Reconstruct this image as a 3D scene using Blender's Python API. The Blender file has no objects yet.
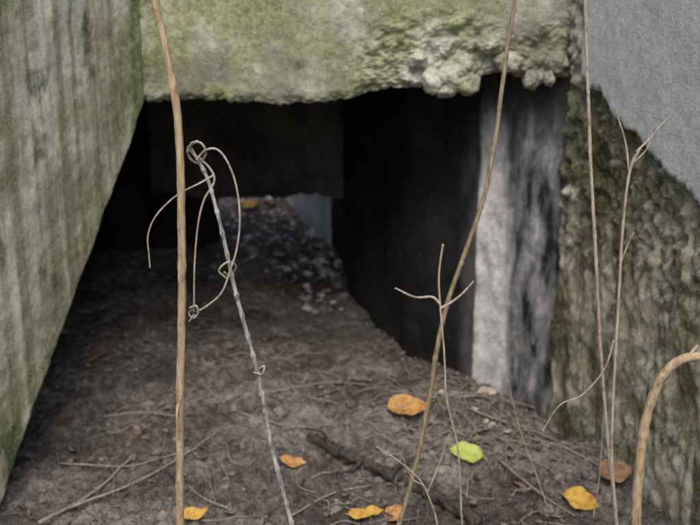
import bpy, math, random
from mathutils import Vector, noise, Matrix
random.seed(7)
scene = bpy.context.scene

# ------------------------------------------------------------------ camera
PITCH = math.radians(15); H = 1.26; F = 1000.0
cam_d = bpy.data.cameras.new("camera"); cam = bpy.data.objects.new("camera", cam_d)
scene.collection.objects.link(cam); scene.camera = cam
cam.location = (0, 0, H); cam.rotation_euler = (math.radians(90) - PITCH, 0, 0)
cam_d.sensor_width = 36; cam_d.lens = 36 * F / 700
cam_d.clip_start = .05; cam_d.clip_end = 500
cam_d.dof.use_dof = True; cam_d.dof.focus_distance = 1.75; cam_d.dof.aperture_fstop = 4.8
CP, SP = math.cos(PITCH), math.sin(PITCH)

def bearing(u, v):            # survey bearing measured on the reference
    a = (u - 350) / F; b = (262.5 - v) / F
    return Vector((a, CP + SP * b, b * CP - SP))
def at(u, v, Y):              # world point on the vertical plane y = Y
    d = bearing(u, v); return Vector((0, 0, H)) + d * (Y / d.y)

# ------------------------------------------------------------------ helpers
def fr(x, y, z, s=1.0, o=4, H_=.8):
    return noise.fractal(Vector((x * s, y * s, z * s)), H_, 2.1, o)
def nz_(x, y, z, sc, o=4, off=0.):     # ~0.5-centred rough noise
    if not isinstance(sc, tuple): sc = (sc, sc, sc)
    return .5 + .25 * noise.fractal(Vector((x * sc[0] + off, y * sc[1], z * sc[2])), .5, 2.0, o)
def vor(x, y, z, s):
    d = noise.voronoi(Vector((x * s, y * s, z * s)))[0]
    return d[0], d[1]
def sstep(a, b, x):
    t = min(1, max(0, (x - a) / (b - a))); return t * t * (3 - 2 * t)
def lerpl(pts, x):
    if x <= pts[0][0]: return pts[0][1]
    for (a, b), (c, d) in zip(pts, pts[1:]):
        if x <= c: return b + (d - b) * (x - a) / (c - a)
    return pts[-1][1]

def mesh_obj(name, verts, faces, mat, smooth=True, parent=None, attrs=None):
    me = bpy.data.meshes.new(name); me.from_pydata([tuple(v) for v in verts], [], faces)
    if smooth: me.polygons.foreach_set("use_smooth", [True] * len(me.polygons))
    if attrs:
        for k, vals in attrs.items():
            at_ = me.attributes.new(k, 'FLOAT', 'POINT'); at_.data.foreach_set("value", vals)
    me.materials.append(mat); me.update()
    ob = bpy.data.objects.new(name, me); scene.collection.objects.link(ob)
    if parent: ob.parent = parent
    return ob

def weather(V, sc):    # weathering fields stored on the mesh
    return {"n1": [nz_(v[0], v[1], v[2], 3.6, 6) for v in V], "sn": [nz_(v[0], v[1], v[2], sc, 4, 5.) for v in V],
            "dn": [nz_(v[0], v[1], v[2], 9, 5, 11.) for v in V], "mn": [nz_(v[0], v[1], v[2], 5.5, 6, 23.) for v in V]}

def wall(name, A, B, zbot, ztop, thick, mat, disp, step=.008, masks=None, parent=None, jit=None, sc=(9, 9, .7)):
    A = Vector(A); B = Vector(B); L = (B - A).length; d = (B - A) / L
    n = Vector((d.y, -d.x))
    nu = max(2, int(L / step)); nz = max(2, int(1.2 / step)) if step < .1 else 2
    V = []; at_ = {k: [] for k in (masks or {})}
    for side in (0, 1):
        for i in range(nu + 1):
            s = L * i / nu; zb = zbot(s)
            for j in range(nz + 1):
                z = zb + (ztop - zb) * j / nz
                p = A + d * s
                if side == 0:
                    q = p + n * disp(s, z)
                    if jit: 
                        js, jz = jit(s, z); q = q + d * js; z2 = z + jz
                    else: z2 = z
                else:
                    q = p - n * thick; z2 = z
                V.append((q.x, q.y, z2))
                for k, f in (masks or {}).items(): at_[k].append(f(s, z))
    m = nz + 1; N = (nu + 1) * m; Fc = []
    for i in range(nu):
        for j in range(nz):
            a = i * m + j
            Fc.append((a, a + m, a + m + 1, a + 1)); b = a + N
            Fc.append((b, b + 1, b + m + 1, b + m))
    for i in range(nu):
        a = i * m; Fc.append((a, a + N, a + m + N, a + m))
        a = i * m + nz; Fc.append((a, a + m, a + m + N, a + N))
    for j in range(nz):
        a = j; Fc.append((a, a + 1, a + 1 + N, a + N))
        a = nu * m + j; Fc.append((a, a + N, a + 1 + N, a + 1))
    at_.update(weather(V, sc))
    return mesh_obj(name, V, Fc, mat, True, parent, at_)

def spline(pts, n):
    P = [Vector(p) for p in pts]; P = [P[0] * 2 - P[1]] + P + [P[-1] * 2 - P[-2]]
    out = []
    for i in range(1, len(P) - 2):
        for k in range(n):
            t = k / n; a, b, c, d = P[i - 1:i + 3]
            out.append(.5 * ((2 * b) + (c - a) * t + (2 * a - 5 * b + 4 * c - d) * t * t + (3 * b - a - 3 * c + d) * t ** 3))
    out.append(P[-2]); return out

def tube(V, Fc, pts, r0, r1, n=8, sides=8, rough=.12, nodes=0, seed=0., wob=0.0, nodeamp=.22):
    C = spline(pts, n); m = len(C)
    T = (C[1] - C[0]).normalized(); up = T.orthogonal().normalized()
    base = len(V); arc = 0
    for i, c in enumerate(C):
        if i: arc += (c - C[i - 1]).length
        T = (C[min(i + 1, m - 1)] - C[max(i - 1, 0)])
        if T.length < 1e-9: T = Vector((0, 0, 1))
        T.normalize(); up = (up - T * up.dot(T))
        up = up.normalized() if up.length > 1e-6 else T.orthogonal().normalized()
        bn = T.cross(up); f = i / (m - 1); r = r0 + (r1 - r0) * f
        if nodes:
            ph = ((arc + .3 * nodes * noise.noise(Vector((arc * 3, seed, 2)))) / nodes) % 1.0; ph = min(ph, 1 - ph) * nodes
            r *= 1 + nodeamp * math.exp(-(ph / .004) ** 2)
        off = Vector((noise.noise(Vector((arc * 14, seed, 0))), noise.noise(Vector((arc * 14, seed, 7))), 0)) * wob
        for k in range(sides):
            a = 2 * math.pi * k / sides
            rr = r * (1 + rough * noise.noise(Vector((math.cos(a) * 1.3, math.sin(a) * 1.3, arc * 60 + seed))))
            V.append(c + off + (up * math.cos(a) + bn * math.sin(a)) * rr)
    for i in range(m - 1):
        for k in range(sides):
            a = base + i * sides + k; b = base + i * sides + (k + 1) % sides
            Fc.append((a, b, b + sides, a + sides))
    Fc.append(tuple(base + k for k in range(sides))[::-1])
    Fc.append(tuple(base + (m - 1) * sides + k for k in range(sides)))

# ------------------------------------------------------------------ materials
class Mat:
    def __init__(s, name, rough=.9):
        s.m = bpy.data.materials.new(name); s.m.use_nodes = True
        s.nt = s.m.node_tree; s.b = s.nt.nodes["Principled BSDF"]
        s.b.inputs["Roughness"].default_value = rough
        s.b.inputs["Specular IOR Level"].default_value = .2
        s.tc = s.nt.nodes.new("ShaderNodeTexCoord").outputs["Object"]
    def lk(s, a, b): s.nt.links.new(a, b)
    def vec(s, sc):
        n = s.nt.nodes.new("ShaderNodeMapping"); n.inputs["Scale"].default_value = sc
        s.lk(s.tc, n.inputs["Vector"]); return n.outputs[0]
    def noise(s, scale, detail=3, rough=.6, sc=None):
        n = s.nt.nodes.new("ShaderNodeTexNoise"); n.inputs["Scale"].default_value = scale
        n.inputs["Detail"].default_value = detail; n.inputs["Roughness"].default_value = rough
        s.lk(s.vec(sc) if sc else s.tc, n.inputs["Vector"]); return n.outputs[0]
    def ramp(s, x, stops):
        n = s.nt.nodes.new("ShaderNodeValToRGB"); e = n.color_ramp.elements
        while len(e) < len(stops): e.new(.5)
        for el, (p, c) in zip(e, stops):
            el.position = p; el.color = (c, c, c, 1) if isinstance(c, (int, float)) else (*c, 1)
        s.lk(x, n.inputs[0]); return n.outputs[0]
    def mix(s, f, a, b, mode='MIX'):
        n = s.nt.nodes.new("ShaderNodeMix"); n.data_type = 'RGBA'; n.blend_type = mode
        for v, i in ((f, 0), (a, 6), (b, 7)):
            if isinstance(v, (int, float)): n.inputs[i].default_value = v if i == 0 else (v, v, v, 1)
            elif isinstance(v, tuple): n.inputs[i].default_value = (*v, 1)
            else: s.lk(v, n.inputs[i])
        return n.outputs[2]
    def math(s, op, a, b=0.):
        n = s.nt.nodes.new("ShaderNodeMath"); n.operation = op
        for i, v in enumerate((a, b)):
            if isinstance(v, (int, float)): n.inputs[i].default_value = v
            else: s.lk(v, n.inputs[i])
        return n.outputs[0]
    def attr(s, name):
        n = s.nt.nodes.new("ShaderNodeAttribute"); n.attribute_name = name; return n.outputs["Fac"]
    def done(s, col, h=None, dist=.004, strength=.8):
        s.lk(col, s.b.inputs["Base Color"])
        if h is not None:
            n = s.nt.nodes.new("ShaderNodeBump"); n.inputs["Distance"].default_value = dist
            n.inputs["Strength"].default_value = strength
            s.lk(h, n.inputs["Height"]); s.lk(n.outputs[0], s.b.inputs["Normal"])
        return s.m

def concrete(name, cols, moss=None, moss_bias=0., stain=None, stain_amt=.6, lime_col=None, panel_col=None, dark_col=None,
             speck=.35, bumpd=.002, pale=None, pale_amt=.6, mott=(.8, 1.12)):
    M = Mat(name, .92)
    c = M.ramp(M.attr("n1"), [(.36, cols[0]), (.5, cols[1]), (.63, cols[2])])
    n2 = M.noise(38, 4, .78)
    if stain:
        sn = M.attr("sn")
        c = M.mix(M.math('MULTIPLY', M.ramp(sn, [(.5, 0.), (.64, 1.)]), stain_amt), c, stain)
        if pale: c = M.mix(M.math('MULTIPLY', M.ramp(sn, [(.34, 1.), (.47, 0.)]), pale_amt), c, pale)
    if lime_col: c = M.mix(M.attr("lime"), c, lime_col)
    if dark_col:
        df = M.math('ADD', M.attr("dark"), M.math('MULTIPLY', M.math('SUBTRACT', M.attr("dn"), .5), 1.8))
        c = M.mix(M.math('MULTIPLY', M.ramp(df, [(.38, 0.), (.72, 1.)]), .9), c, dark_col)
    if moss:
        mn = M.math('ADD', M.math('ADD', M.attr("mn"), moss_bias), M.math('MULTIPLY', M.attr("moss"), .3))
        mc = M.mix(M.ramp(n2, [(.38, 0.), (.62, 1.)]), moss[0], moss[1])
        c = M.mix(M.math('MULTIPLY', M.ramp(mn, [(.48, 0.), (.74, 1.)]), .78), c, mc)
    if panel_col: c = M.mix(M.math('MULTIPLY', M.attr("panel"), .93), c, panel_col)
    c = M.mix(1., c, M.ramp(n2, [(.35, mott[0]), (.5, .98), (.65, mott[1])]), 'MULTIPLY')
    f = M.noise(170, 2, .7)
    c = M.mix(M.math('MULTIPLY', M.ramp(f, [(.57, 0.), (.68, 1.)]), speck), c, (.74, .73, .67))
    c = M.mix(M.math('MULTIPLY', M.ramp(f, [(.31, 1.), (.42, 0.)]), .6), c, (.09, .088, .07))
    h = M.math('ADD', M.math('MULTIPLY', n2, 1.), M.math('MULTIPLY', f, .8))
    return M.done(c, h, bumpd, .8)

m_wing = concrete("weathered_concrete", [(.32, .295, .2), (.47, .445, .325), (.6, .575, .455)],
    moss=[(.14, .165, .055), (.29, .31, .14)], moss_bias=-.05, stain=(.21, .195, .12), stain_amt=.75,
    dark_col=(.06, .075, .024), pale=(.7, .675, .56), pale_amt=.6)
m_lint = concrete("mossy_concrete", [(.28, .28, .205), (.42, .415, .325), (.56, .55, .455)],
    moss=[(.19, .225, .075), (.34, .375, .17)], moss_bias=.01, stain=(.19, .19, .13), stain_amt=.65,
    dark_col=(.09, .098, .05), bumpd=.0045, pale=(.64, .63, .55), pale_amt=.5)
m_right = concrete("lime_streaked_concrete", [(.12, .105, .062), (.27, .24, .16), (.5, .455, .35)],
    moss=[(.032, .038, .012), (.12, .125, .035)], moss_bias=.01, stain=(.06, .05, .03), stain_amt=.85,
    lime_col=(.7, .67, .56), panel_col=(.62, .625, .595), dark_col=(.028, .028, .016), bumpd=.003, pale=(.56, .47, .32), pale_amt=.55, mott=(.8, 1.12))
m_in = concrete("stain_shade_concrete", [(.008, .0078, .0075), (.015, .0142, .0135), (.028, .0265, .025)],
    lime_col=(.8, .8, .8), speck=.03, bumpd=.002, mott=(.85, 1.1))  # dark stain plus passage shade, both put into the base colour
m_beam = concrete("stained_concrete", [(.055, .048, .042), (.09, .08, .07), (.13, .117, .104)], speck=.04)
m_far = concrete("grey_concrete", [(.42, .42, .41), (.54, .54, .52), (.64, .64, .62)], stain=(.3, .3, .28), stain_amt=.5, speck=.2)

M = Mat("damp_soil", .95)
c = M.ramp(M.attr("n1"), [(.36, (.105, .088, .077)), (.5, (.178, .155, .138)), (.64, (.3, .267, .238))])
n2 = M.noise(34, 4, .8)
c = M.mix(1., c, M.ramp(n2, [(.34, .3), (.5, .92), (.66, 1.5)]), 'MULTIPLY')
f = M.noise(190, 2, .75)
c = M.mix(M.math('MULTIPLY', M.ramp(f, [(.58, 0.), (.7, 1.)]), .5), c, (.44, .4, .35))
c = M.mix(M.math('MULTIPLY', M.ramp(f, [(.32, 1.), (.43, 0.)]), .65), c, (.03, .025, .02))
h = M.math('ADD', M.math('MULTIPLY', n2, 1.6), M.math('MULTIPLY', f, .5))
m_soil = M.done(c, h, .014, 1.0)

M = Mat("soil_crumb", .95)
c = M.ramp(M.noise(40, 3, .7), [(.35, (.085, .072, .063)), (.5, (.17, .148, .132)), (.66, (.29, .26, .23))])
m_clod = M.done(c)
M = Mat("rubble_stone", .9)
c = M.ramp(M.noise(14, 2), [(.35, (.14, .12, .1)), (.5, (.34, .31, .28)), (.62, (.68, .65, .6))])
m_rub = M.done(c)

def bark(name, a, b, dark, streak=60, spots=.5):
    M = Mat(name, .75)
    c = M.ramp(M.noise(1, 3, .6, (streak * 3, streak * 3, 22)), [(.32, a), (.66, b)])
    c = M.mix(M.math('MULTIPLY', M.ramp(M.noise(45, 4, .75), [(.53, 0.), (.65, 1.)]), spots), c, dark)
    return M.done(c, M.noise(1, 3, .7, (500, 500, 90)), .0012, .8)
m_tan = bark("tan_bark", (.32, .22, .125), (.58, .45, .29), (.15, .1, .065), spots=.65)
m_gry = bark("grey_bark", (.17, .155, .145), (.54, .52, .49), (.1, .075, .06), spots=.8)
m_brn = bark("brown_bark", (.2, .15, .09), (.44, .36, .235), (.1, .075, .045))
m_ten = bark("dry_tendril", (.3, .24, .17), (.58, .5, .4), (.15, .11, .075), spots=.6)
m_twg = bark("twig_bark", (.17, .145, .12), (.44, .39, .33), (.07, .055, .045))
m_drk = bark("wet_bark", (.03, .025, .022), (.11, .095, .08), (.016, .014, .013))

def leafmat(name, a, b, spot, amt=.5):
    M = Mat(name, .6)
    c = M.ramp(M.noise(26, 3, .6), [(.35, a), (.65, b)])
    c = M.mix(M.math('MULTIPLY', M.ramp(M.noise(60, 3, .75), [(.52, 0.), (.64, 1.)]), amt), c, spot)
    return M.done(c, M.noise(110, 2), .002)
l_or = leafmat("orange_leaf", (.47, .24, .075), (.6, .36, .14), (.25, .115, .045), .75)
l_ye = leafmat("yellow_leaf", (.55, .32, .055), (.63, .42, .1), (.32, .15, .04), .8)
l_gr = leafmat("lime_leaf", (.4, .5, .1), (.54, .6, .18), (.28, .27, .06), .5)
l_br = leafmat("brown_leaf", (.2, .12, .075), (.34, .22, .14), (.09, .055, .035))
l_lit = leafmat("litter_leaf", (.14, .105, .08), (.31, .24, .19), (.05, .04, .035))
l_pale = leafmat("faded_leaf", (.34, .28, .23), (.62, .56, .48), (.12, .09, .07))

# ------------------------------------------------------------------ ground
def gh(x, y):
    z = .02 * noise.noise(Vector((x * 1.6, y * 1.6, 3))) 
    inside = sstep(-2.2, -1.75, x) * (1 - sstep(.95, 1.4, x))
    out = (1 - inside) * sstep(3.0, 4.4, y) * .95
    back = .07 * sstep(4.1, 4.8, y) + .5 * sstep(4.75, 6.2, y) + .3 * sstep(6.2, 8, y)
    z += max(out, back)
    z -= .11 * math.exp(-(((x - .66) / .16) ** 2 + ((y - 2.95) / .22) ** 2))
    z -= .02 * sstep(2.7, 2.3, y)
    z += .045 * math.exp(-((y - 3.0 + .12 * x) / .18) ** 2) * (1 - sstep(.2, .5, abs(x + .15)) * .6)
    z += .05 * sstep(-.1, -.45, x - .0) * sstep(3.3, 4.4, y)
    if -3 < x < 3 and y < 8:
        near = 1 - .5 * sstep(3.0, 3.4, y)
        z += .022 * fr(x, y, 0, 4.5, 4)
        a, b = vor(x, y, .3, 13); z += .022 * (.5 - a) * (.4 + noise.noise(Vector((x * 3, y * 3, 9)))) * near
        a, b = vor(x, y, 1.3, 34); z += .007 * (.5 - a) * near
        z += .018 * fr(x, y, 5, 22, 4, .5) * near
    else:
        z += .05 * noise.noise(Vector((x * .7, y * .7, 1)))
    return z
def axis(lo, hi, st, far):
    a = []; x = lo
    while x <= hi: a.append(x); x += st
    s = st; x = a[-1]; r = []
    while x < far: s *= 1.22; x += s; r.append(x)
    s = st; x = a[0]; l = []
    while x > -far: s *= 1.22; x -= s; l.append(x)
    return l[::-1] + a + r
X = axis(-1.6, 1.0, .008, 90); Y = axis(2.0, 5.0, .008, 90)
V = [(x, y, gh(x, y)) for y in Y for x in X]; w = len(X)
Fc = [(j * w + i, j * w + i + 1, (j + 1) * w + i + 1, (j + 1) * w + i) for j in range(len(Y) - 1) for i in range(w - 1)]
mesh_obj("ground", V, Fc, m_soil, attrs={"n1": [nz_(v[0], v[1], 0, 2.8, 6) for v in V]})

def on_ground(u, v):
    d = bearing(u, v); o = Vector((0, 0, H)); t = .8
    while t < 9:
        p = o + d * t
        if p.z < gh(p.x, p.y): return Vector((p.x, p.y, gh(p.x, p.y)))
        t += .006
    return p

# ------------------------------------------------------------------ structure
WA = Vector((-.61, 3.0)); WD = Vector((-.275, -.72)).normalized()
def wz(s):
    e = .94 * (1 - s / .77)
    e += (.010 * fr(s, 0, 0, 14, 3) + .012 * (vor(s, 0, 0, 22)[0] - .4) * sstep(.9, .6, e)) if e > 0 else 0
    return max(-.12, e)
def wdisp(s, z):
    return .004 * fr(s, z, 0, 9, 5) + .002 * noise.noise(Vector((s * 34, z * 1.1, 4))) - .006 * max(0, .3 - vor(s, z, 0, 30)[0]) - .012 * sstep(.02, 0, z - max(0, wz(s)))
WL = 2.3; WB = WA + WD * WL
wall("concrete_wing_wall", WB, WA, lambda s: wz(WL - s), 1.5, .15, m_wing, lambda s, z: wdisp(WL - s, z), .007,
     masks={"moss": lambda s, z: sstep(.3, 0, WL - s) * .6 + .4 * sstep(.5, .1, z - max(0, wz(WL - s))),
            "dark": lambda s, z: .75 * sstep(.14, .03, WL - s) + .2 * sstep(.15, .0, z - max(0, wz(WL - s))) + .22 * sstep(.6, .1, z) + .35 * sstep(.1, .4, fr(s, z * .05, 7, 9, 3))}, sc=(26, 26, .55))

LX0 = -.70
prof = [(-.7, .945), (-.45, .957), (-.27, .942), (-.06, .95), (.09, .98), (.22, 1.0), (.3, .99), (.38, 1.012), (.46, 1.03), (.54, 1.0), (.61, 1.02), (.8, 1.0)]
def lz(s):
    x = LX0 + s
    k = .6 + .9 * sstep(.05, .25, x)
    return lerpl(prof, x) + k * (.013 * fr(x, 2, 0, 13, 3) + .018 * (vor(x, 0, 0, 24)[0] - .4)) + .008 * fr(x, 5, 0, 60, 2)
def rough_l(x, z):
    m = sstep(-.02, .12, x + .25 * (1.1 - z) + .08 * noise.noise(Vector((x * 7, z * 7, 0)))) * sstep(1.24, 1.12, z + .07 * noise.noise(Vector((x * 5, 1, z * 5))))
    return max(m, sstep(.035, .0, z - lz(x - LX0)) * .7)
def ldisp(s, z):
    x = LX0 + s; r = rough_l(x, z)
    a, b = vor(x + .02 * noise.noise(Vector((x * 20, z * 20, 0))), z, 0, 21); a2, _ = vor(x, z, 4, 60)
    e = max(0, .03 - (z - lz(s))) / .03
    return .006 * fr(x, z, 0, 6, 5) - .006 * max(0, .35 - vor(x, z, 9, 17)[0]) + r * (.024 * (.42 - a) + .011 * (.4 - a2) + .018 * fr(x, z, 3, 22, 4, .5)) - .016 * e * e
def lmoss(s, z):
    x = LX0 + s
    return .45 * sstep(1.05, 1.25, z) * sstep(.3, -.4, x) + .6 * math.exp(-((x - .1) / .09) ** 2) + .55 * math.exp(-((x + .33) / .09) ** 2)
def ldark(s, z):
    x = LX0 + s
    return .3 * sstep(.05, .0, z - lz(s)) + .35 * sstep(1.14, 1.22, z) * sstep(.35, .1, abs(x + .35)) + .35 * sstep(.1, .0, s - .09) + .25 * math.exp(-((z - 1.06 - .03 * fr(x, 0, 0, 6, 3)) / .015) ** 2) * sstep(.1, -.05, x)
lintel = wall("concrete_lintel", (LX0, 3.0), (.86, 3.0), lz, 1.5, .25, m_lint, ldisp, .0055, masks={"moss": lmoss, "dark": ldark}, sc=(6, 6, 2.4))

import bmesh
def rock(size, seed, sub=3):
    bm = bmesh.new(); bmesh.ops.create_icosphere(bm, subdivisions=sub, radius=1)
    V = []
    for v in bm.verts:
        p = v.co.copy(); k = 1 + .34 * noise.noise(p * 1.2 + Vector((seed, 0, 0))) + .18 * noise.noise(p * 3.1 + Vector((0, seed, 0))) + .12 * noise.noise(p * 8 + Vector((0, seed, 0)))
        a = noise.voronoi(p * 2.4 + Vector((seed, seed, 0)))[0][0]; k += .12 * (.4 - a)
        V.append(Vector((p.x * size[0], p.y * size[1], p.z * size[2])) * k)
    Fs = [tuple(v.index for v in f.verts) for f in bm.faces]; bm.free(); return V, Fs
V = []; Fc = []
lumps = [(433, 81, .034, .036), (452, 76, .046, .042), (468, 81, .032, .042), (446, 90, .032, .024), (466, 68, .03, .026), (531, 80, .024, .028), (549, 77, .018, .024), (508, 62, .04, .032), (418, 60, .032, .02), (490, 45, .04, .025), (556, 62, .035, .03)]
for k, (u, v, sx, sz) in enumerate(lumps):
    p = at(u, v, 2.99); R, Fs = rock((sx, .036, sz), k * 3.7, 4); b = len(V)
    V += [p + q for q in R]; Fc += [tuple(b + i for i in f) for f in Fs]
at_ = {"moss": [.05] * len(V), "dark": [.0] * len(V)}; at_.update(weather(V, (6, 6, 2.4)))
mesh_obj("aggregate_lumps", V, Fc, m_lint, True, lintel, at_)

RA = Vector((.635, 2.97)); RD = Vector((.165, -.67)).normalized(); RL = 2.3
def pmask(s, z):
    bz = 1.03 - .39 * (s - .145) + .022 * fr(s, z, 0, 14, 3)
    return sstep(-.004, .006, z - bz) * sstep(.118, .128, s + .012 * fr(s, z, 3, 12, 3))
def rdisp(s, z):
    p = pmask(s, z); a, _ = vor(s, z * .6, 0, 24); a2, _ = vor(s, z, 2, 50)
    low = sstep(.35, .75, z)
    rg = (.004 + .013 * low) * (.42 - a) + (.003 + .010 * low) * (.4 - a2) + .014 * fr(s, z * .7, 1, 9, 4) + (.004 + .014 * low) * fr(s, z, 6, 34, 3, .5)
    return p * (.024 + .002 * fr(s, z, 0, 8, 4)) + (1 - p) * rg
def rjit(s, z):
    e = sstep(.06, 0, s); return (e * (.03 * fr(z, 0, 0, 8, 3) + .018 * (vor(z, 0, 0, 22)[0] - .4)), 0)
def rlime(s, z):
    brk = sstep(-.35, .3, fr(s, z, 5, 26, 4, .4))
    lo = .8 * math.exp(-((s - .54 - .15 * (z - .2)) / .11) ** 2) * sstep(.5, .3, z)
    drip = .9 * sstep(.0, .28, fr(s, z * .15, 2, 17, 3)) * sstep(1.05, .8, z)
    cream = .95 * math.exp(-((s - .07) / .07) ** 2) * sstep(.3, .5, z) * sstep(-.25, .15, fr(s, z * .5, 8, 24, 3, .5))
    top = .55 * sstep(.16, .1, s) * sstep(.98, 1.08, z)
    return (1 - pmask(s, z)) * max(lo, drip * .6, cream, top) * brk
wall("concrete_wing_wall", RA, RA + RD * RL, lambda s: -.2, 1.5, .34, m_right, rdisp, .0065, jit=rjit,
     masks={"panel": pmask, "lime": rlime,
            "moss": lambda s, z: (1 - pmask(s, z)) * (.05 + .5 * sstep(.55, .85, z) * sstep(1.12, .95, z)),
            "dark": lambda s, z: (1 - pmask(s, z)) * (.14 + .28 * sstep(.5, .8, z) * sstep(.5, .2, s) * sstep(1.12, 1., z))}, sc=(17, 17, 1.6))

# passage
pas = bpy.data.objects.new("culvert_passage", None); scene.collection.objects.link(pas)
flat = lambda s, z: .006 * fr(s, z, 0, 7, 4)
zero = {"lime": lambda s, z: 0.}
def lime1(s, z):
    q = s / .31; n = .22 * fr(s, z * .2, 0, 14, 3)
    core = sstep(-.05, .08, q + .6 * n) * (1 - sstep(.22, .5, q + n))
    rest = .24 * sstep(.35, .55, q + n) * max(0, 1 + 1.7 * fr(s, z * .25, 3, 22, 4, .6))
    return max(0, min(1, (core * .92 + rest) * sstep(1.04, .6, z + .3 * n) * (.8 + .35 * fr(s, z * .6, 2, 18, 4, .4))))
S3 = (4, 4, 1.5)
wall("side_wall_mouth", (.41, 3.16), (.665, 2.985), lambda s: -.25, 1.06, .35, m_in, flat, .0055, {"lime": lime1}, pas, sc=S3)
IL = (Vector((.412, 3.163)) - Vector((-.09, 4.76))).length
def bulge(s, z):
    d = IL - s; return .12 * sstep(-.02, .36, d) * (1 - sstep(.8, IL, d)) + flat(s, z)
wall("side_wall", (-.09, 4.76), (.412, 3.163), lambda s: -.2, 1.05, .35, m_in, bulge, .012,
     {"lime": lambda s, z: .14 * sstep(.1, 0, IL - s + .05 * fr(s, z * .3, 0, 12, 3)) * sstep(1., .5, z)}, pas, sc=S3)
wall("side_wall_far", (-.36, 5.25), (-.092, 4.77), lambda s: -.1, .8, .3, m_far, flat, .02, None, pas)
wall("side_wall_far_end", (-.55, 6.3), (-.362, 5.24), lambda s: -.1, .8, .3, m_far, flat, .03, None, pas)
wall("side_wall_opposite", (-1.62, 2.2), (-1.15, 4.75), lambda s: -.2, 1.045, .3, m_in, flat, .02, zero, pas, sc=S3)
wall("leak_stop_wall", (-1.75, 2.21), (-1.04, 2.19), lambda s: -.2, 1.043, .12, m_in, flat, .03, zero, pas, sc=S3)  # unseen wall, added to stop light leaking in behind the wing
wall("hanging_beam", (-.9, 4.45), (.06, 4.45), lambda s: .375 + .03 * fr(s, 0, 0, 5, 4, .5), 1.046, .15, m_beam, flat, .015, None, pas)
wall("added_dark_block", (-1.35, 4.48), (-.62, 4.62), lambda s: -.1, 1.044, .12, m_in, flat, .02, zero, pas, sc=S3)  # block added to keep the soil below the beam dark, not lit
poly = [(-1.95, 2.08), (-1.03, 2.08), (-.69, 3.0), (-.69, 3.2), (1.0, 3.2), (1.0, 4.45), (.1, 4.62), (-1.6, 4.62)]
n = len(poly)
V = [(x, y, 1.04) for x, y in poly] + [(x, y, 1.12) for x, y in poly]
Fc = [tuple(range(n))[::-1], tuple(range(n, 2 * n))] + [(i, (i + 1) % n, (i + 1) % n + n, i + n) for i in range(n)]
mesh_obj("roof_slab", V, Fc, m_beam, False, pas)  # unseen passage roof; part behind the wing added to keep light out

# ------------------------------------------------------------------ scatter
def scatter(name, mat, n, sampler, smin, smax, squash=.65, kinds=6, sub=1, embed=.3, pw=4):
    K = [rock((1, 1, squash), 11.3 * k + n, sub) for k in range(kinds)]; V = []; Fc = []
    for _ in range(n):
        x, y = sampler(); R, Fs = random.choice(K); s = smin + (smax - smin) * random.random() ** pw
        rot = Matrix.Rotation(random.uniform(0, 6.28), 3, 'Z') @ Matrix.Rotation(random.uniform(-.5, .5), 3, 'X')
        q = Vector((x, y, gh(x, y) + s * (squash - embed))); sx = random.uniform(.7, 1.3); b = len(V)
        V += [q + rot @ Vector((v.x * s * sx, v.y * s, v.z * s)) for v in R]; Fc += [tuple(b + i for i in f) for f in Fs]
    mesh_obj(name, V, Fc, mat, False)
def clump():
    while True:
        x = random.uniform(-1.4, .95); y = 2.0 + 2.4 * random.random() ** 1.5
        if noise.noise(Vector((x * 4, y * 4, 8))) + .25 > random.random() * .8: return x, y
scatter("soil_crumbs", m_clod, 5200, clump, .002, .012, .7, embed=.45)
scatter("soil_clods", m_clod, 300, clump, .010, .026, .6, sub=3, embed=.5, pw=2)
def farslope():
    return random.uniform(-.62, -.1), random.uniform(4.3, 5.9)
def rside():
    t = random.random(); return -.02 - .12 * t + random.gauss(-.05, .07), 3.9 + 1.2 * t
scatter("rubble", m_rub, 800, lambda: farslope() if random.random() < .75 else rside(), .005, .028, .5, sub=1, embed=.35, pw=3)

V = []; Fc = []
def gtwig(uvs, r0, r1, lift=.006):
    P = [on_ground(u, v) + Vector((0, 0, lift + r0)) for u, v in uvs]
    tube(V, Fc, P, r0, r1, 7, 6, .3, wob=.006, seed=random.random() * 50)
for uvs, r in [([(38, 528), (90, 500), (132, 462)], .0055), ([(70, 512), (150, 480), (225, 432)], .004), ([(60, 466), (130, 470), (190, 452)], .003),
               ([(228, 512), (200, 500), (178, 478)], .003), ([(470, 412), (505, 428), (545, 436), (578, 470)], .004), ([(505, 392), (518, 420), (508, 452)], .003),
               ([(500, 465), (540, 500), (575, 520)], .004), ([(455, 402), (480, 400), (520, 410)], .005), ([(470, 392), (500, 402), (560, 418)], .005),
               ([(290, 520), (330, 500), (372, 490)], .003), ([(240, 418), (290, 430), (330, 428)], .003), ([(520, 440), (560, 450), (600, 470)], .004),
               ([(100, 420), (150, 415), (200, 425)], .0025), ([(440, 425), (470, 440), (500, 438)], .003), ([(270, 395), (330, 385), (390, 390)], .0025)]:
    gtwig(uvs, r, r * .45)
for _ in range(620):
    x, y = clump(); a = random.uniform(0, 6.28); L = random.uniform(.02, .2); P = []
    if y > 4.0: continue
    if random.random() < .42: x, y = random.gauss(.42, .18), random.gauss(2.8, .17)
    for k in range(4):
        P.append(Vector((x, y, gh(x, y) + random.uniform(.003, .018)))); a += random.gauss(0, .35); x += math.cos(a) * L / 3; y += math.sin(a) * L / 3
    r = random.uniform(.0007, .0026); tube(V, Fc, P, r, r * .5, 4, 5, .3)
mesh_obj("twig_litter", V, Fc, m_twg)

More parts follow.
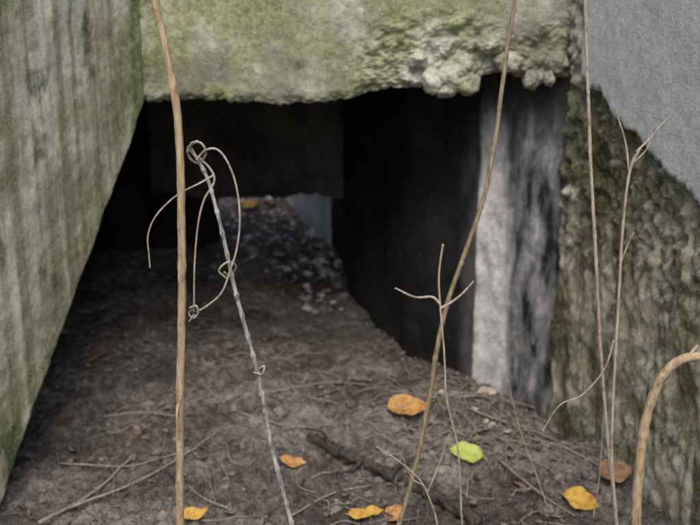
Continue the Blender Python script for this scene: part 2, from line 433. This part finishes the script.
V = []; Fc = []
P = [on_ground(u, v) + Vector((0, 0, .008)) for u, v in [(308, 440), (326, 447), (345, 460), (366, 466), (390, 480), (412, 486), (430, 497), (478, 524)]]
tube(V, Fc, P, .014, .016, 10, 16, 1.1, wob=.02, seed=3.)
for (a, b, c_) in [((330, 452), (322, 440), (305, 436)), ((392, 480), (405, 470), (424, 468)), ((360, 470), (350, 478), (330, 482))]:
    tube(V, Fc, [on_ground(*a) + Vector((0, 0, .015)), on_ground(*b) + Vector((0, 0, .02)), on_ground(*c_) + Vector((0, 0, .02))], .007, .003, 7, 8, .4)
mesh_obj("fallen_branch", V, Fc, m_drk)

def leaf_geo(L, W, curl, fold, seed, nu=14, nv=8):
    V = []; Fc = []
    for i in range(nu + 1):
        t = i / nu; w = W * (math.sin(math.pi * min(1, t ** .8)) ** .7) * (1 + .1 * noise.noise(Vector((t * 5, seed, 0)))) * .5 + .0005
        for j in range(nv + 1):
            q = j / nv * 2 - 1
            z = fold * abs(q) * w + curl * L * ((t - .5) ** 2) + .13 * L * noise.noise(Vector((t * 3.5, q * 1.8, seed)))
            V.append(Vector(((t - .5) * L, q * w * (1 + .07 * noise.noise(Vector((t * 18, q, seed)))) + .05 * L * math.sin(t * 3 + seed), z)))
    m = nv + 1
    for i in range(nu):
        for j in range(nv): a = i * m + j; Fc.append((a, a + m, a + m + 1, a + 1))
    y0 = .05 * L * math.sin(seed)
    tube(V, Fc, [Vector((-.5 * L, y0, curl * L * .25)), Vector((-.58 * L, y0 + .03 * L, .3 * curl * L)), Vector((-.68 * L, y0 + .08 * L, 0))], .0009, .0006, 4, 5)
    return V, Fc
def leaf(u, v, L, W, mat, yaw, tilt=.35, curl=.5, fold=.25, seed=1., lift=.014):
    V, Fc = leaf_geo(L, W, curl, fold, seed, 24, 10)
    p = on_ground(u, v)
    R = Matrix.Rotation(tilt, 3, 'X') @ Matrix.Rotation(yaw, 3, 'Z')
    mesh_obj("fallen_leaf", [p + Vector((0, 0, lift)) + R @ q for q in V], Fc, mat)
leaf(407, 416, .12, .085, l_or, .1, .4, .5, .4, 1, .016)
leaf(466, 459, .094, .07, l_gr, 2.9, .35, .2, .25, 2, .013)
leaf(294, 467, .078, .042, l_or, -.25, .25, .4, .4, 3, .01)
leaf(192, 519, .085, .045, l_ye, .15, .2, .5, .35, 4, .01)
leaf(366, 519, .092, .042, l_ye, .1, .2, .4, .4, 5, .01)
leaf(396, 521, .07, .05, l_or, .8, .3, .4, .3, 6, .01)
leaf(580, 510, .095, .07, l_ye, -.4, .4, .5, .45, 7, .016)
leaf(614, 480, .09, .07, l_br, .3, .6, .6, .5, 8, .02)
leaf(250, 210, .085, .06, l_ye, .2, .5, .3, .2, 9, .03)
leaf(303, 208, .06, .04, l_br, .9, .5, .3, .2, 10, .03)
leaf(488, 398, .07, .04, l_pale, .2, .3, .5, .4, 13)
def litter(name, mat, n, samp):
    V = []; Fc = []
    for _ in range(n):
        x, y = samp()
        v_, f_ = leaf_geo(random.uniform(.015, .05), random.uniform(.008, .024), random.uniform(.2, 1.2), random.uniform(.2, .9), random.random() * 90, 6, 4)
        R = Matrix.Rotation(random.gauss(0, .35), 3, 'X') @ Matrix.Rotation(random.uniform(0, 6.28), 3, 'Z')
        p = Vector((x, y, gh(x, y) + .006)); b = len(V)
        V += [p + R @ q for q in v_]; Fc += [tuple(b + i for i in f) for f in f_]
    mesh_obj(name, V, Fc, mat)
litter("leaf_litter", l_lit, 360, lambda: clump() if random.random() < .35 else ((random.uniform(-.6, 0), random.uniform(4.2, 5.9)) if random.random() < .7 else (random.gauss(.5, .16), random.gauss(2.72, .2))))
litter("leaf_litter", l_pale, 170, lambda: (random.uniform(-.6, -.05), random.uniform(4.5, 5.9)) if random.random() < .85 else (random.gauss(.5, .12), random.gauss(2.85, .1)))

# ------------------------------------------------------------------ standing stems
def stem(name, mat, parts, parent=None, amp=.22):
    V = []; Fc = []
    for pts, r0, r1, nodes in parts:
        tube(V, Fc, pts, r0, r1, 18, 12, .16, nodes, random.random() * 90, .0007, amp)
    return mesh_obj(name, V, Fc, mat, True, parent)
def pl(Y, uv): return [at(p[0], p[1], Y if len(p) == 2 else p[2]) for p in uv]
A = 1.55
stem("dry_plant_stem", m_tan, [
    (pl(A, [(182, 735), (181, 620), (180, 525), (180, 400), (182, 300), (181, 200), (178, 120), (168, 60), (155, 0), (142, -60), (132, -120)]), .0071, .0056, .23),
    (pl(A, [(180, 398, 1.545), (177, 415, 1.535), (179, 440, 1.54)]), .003, .0012, 0)])
B = 1.6
vine = stem("dry_vine", m_gry, [
    (pl(B, [(345, 705), (318, 620), (292, 525), (280, 480), (270, 440), (262, 395), (257, 370), (248, 338), (238, 300), (231, 272), (222, 232), (214, 200), (207, 178), (198, 160), (190, 148)]), .0043, .0028, .036)], amp=.4)
tr = .0019
stem("tendrils", m_ten, [
    (pl(B, [(188, 152, 1.60), (192, 143, 1.59), (201, 143, 1.585), (206, 153, 1.59), (199, 163, 1.605), (190, 158, 1.61), (188, 148, 1.6), (198, 141, 1.59)]), tr, tr, 0),
    (pl(B, [(196, 160, 1.59), (206, 150, 1.585), (218, 150, 1.58), (229, 165, 1.58), (237, 190, 1.585), (240, 220, 1.585), (237, 248, 1.59), (231, 268, 1.59), (222, 292, 1.59), (208, 305, 1.59), (196, 312, 1.59)]), tr, tr * .8, 0),
    (pl(B, [(214, 175, 1.59), (200, 183, 1.585), (176, 196, 1.575), (156, 216, 1.57), (148, 236, 1.57), (149, 255, 1.57), (150, 268, 1.57)]), tr * .9, tr * .5, 0),
    (pl(B, [(200, 158, 1.6), (211, 170, 1.6), (214, 182, 1.6), (204, 200, 1.6), (198, 225, 1.6), (195, 255, 1.6), (194, 285, 1.59), (194, 312, 1.59)]), tr, tr * .7, 0),
    (pl(B, [(226, 278, 1.6), (219, 270, 1.592), (228, 262, 1.588), (236, 266, 1.6), (231, 276, 1.61), (224, 272, 1.6)]), tr, tr * .8, 0),
    (pl(B, [(190, 308, 1.59), (196, 306, 1.585), (198, 313, 1.59), (193, 318, 1.59), (189, 313, 1.595), (194, 309, 1.59)]), tr * 1.3, tr * .8, 0),
    (pl(B, [(194, 314, 1.59), (190, 320, 1.585), (188, 322, 1.58)]), tr * .8, tr * .3, 0),
    (pl(B, [(257, 370, 1.6), (264, 366, 1.59), (262, 374, 1.59), (253, 372, 1.595)]), tr, tr * .6, 0)], vine)
C = 2.2
stem("dry_plant_stem", m_brn, [
    (pl(C, [(392, 545), (402, 515), (418, 455), (428, 405), (436, 355), (447, 305), (466, 250), (483, 200), (495, 140), (503, 80), (510, 30), (515, 0), (522, -60)]), .0062, .0042, .24)])
stem("forked_twig", m_ten, [
    (pl(2.05, [(470, 640), (462, 520), (458, 450), (447, 400), (444, 350), (440, 304), (439, 275), (443, 244)]), .0022, .002, 0),
    (pl(2.05, [(440, 304), (432, 297), (415, 297), (395, 288)]), .003, .0018, 0),
    (pl(2.05, [(441, 308), (450, 303), (462, 294), (474, 281)]), .003, .0017, 0)])
D = 1.95
stem("dry_plant_stem", m_ten, [
    (pl(D, [(640, 660), (622, 560), (613, 490), (606, 420), (600, 340), (596, 260), (591, 170), (588, 90), (585, 0), (583, -60)]), .0038, .0032, .2)])
stem("dry_branching_twig", m_ten, [
    (pl(1.9, [(628, 650), (618, 540), (612, 460), (613, 400), (617, 330), (620, 270), (624, 215), (630, 170), (640, 148)]), .0036, .0026, .12),
    (pl(1.9, [(629, 172), (626, 145), (619, 120), (611, 98)]), .0022, .001, 0),
    (pl(1.9, [(636, 152), (650, 138), (662, 124), (673, 112)]), .0022, .001, 0),
    (pl(1.9, [(632, 164), (646, 150), (652, 136)]), .0018, .0009, 0),
    (pl(1.9, [(621, 262), (628, 244), (634, 232)]), .0016, .0008, 0),
    (pl(1.9, [(614, 340), (604, 370), (582, 395), (560, 405), (542, 432)]), .002, .001, 0)])
E = 1.5
stem("dry_plant_stem", m_tan, [
    (pl(E, [(655, 760), (640, 620), (636, 525), (639, 470), (646, 420), (658, 385), (675, 363), (700, 356), (730, 360), (760, 380)]), .0088, .0068, .21),
    (pl(E, [(684, 360), (692, 352), (698, 345)]), .003, .0018, 0)])
stem("small_twig", m_ten, [
    (pl(1.9, [(450, 620), (438, 530), (430, 500), (420, 480), (400, 462), (376, 446)]), .0025, .0009, 0),
    (pl(1.9, [(428, 492), (440, 462), (449, 434)]), .0018, .0008, 0),
    (pl(1.9, [(424, 485), (412, 478), (402, 456)]), .0014, .0007, 0)])
stem("small_twig", m_ten, [
    (pl(2.3, [(560, 560), (545, 500), (520, 430), (508, 380)]), .002, .0009, 0),
    (pl(2.3, [(590, 540), (600, 470), (604, 400)]), .002, .001, 0)])

# ------------------------------------------------------------------ light
w = bpy.data.worlds.new("World"); scene.world = w; w.use_nodes = True
nt = w.node_tree; sky = nt.nodes.new("ShaderNodeTexSky"); sky.sky_type = 'NISHITA'; sky.sun_disc = False
EL = math.radians(54); AZ = math.radians(180)
sky.sun_elevation = EL; sky.sun_rotation = AZ; sky.air_density = 1; sky.dust_density = 3; sky.ozone_density = 1
nt.links.new(sky.outputs[0], nt.nodes["Background"].inputs[0]); nt.nodes["Background"].inputs[1].default_value = .15
sd = bpy.data.lights.new("sun", 'SUN'); so = bpy.data.objects.new("sun", sd); scene.collection.objects.link(so)
sd.energy = 2.0; sd.angle = math.radians(45); sd.color = (1, .95, .87)
dirv = Vector((math.sin(AZ) * math.cos(EL), math.cos(AZ) * math.cos(EL), math.sin(EL)))
so.rotation_euler = dirv.to_track_quat('Z', 'Y').to_euler()
scene.view_settings.view_transform = 'Standard'; scene.view_settings.look = 'None'; scene.view_settings.exposure = 0
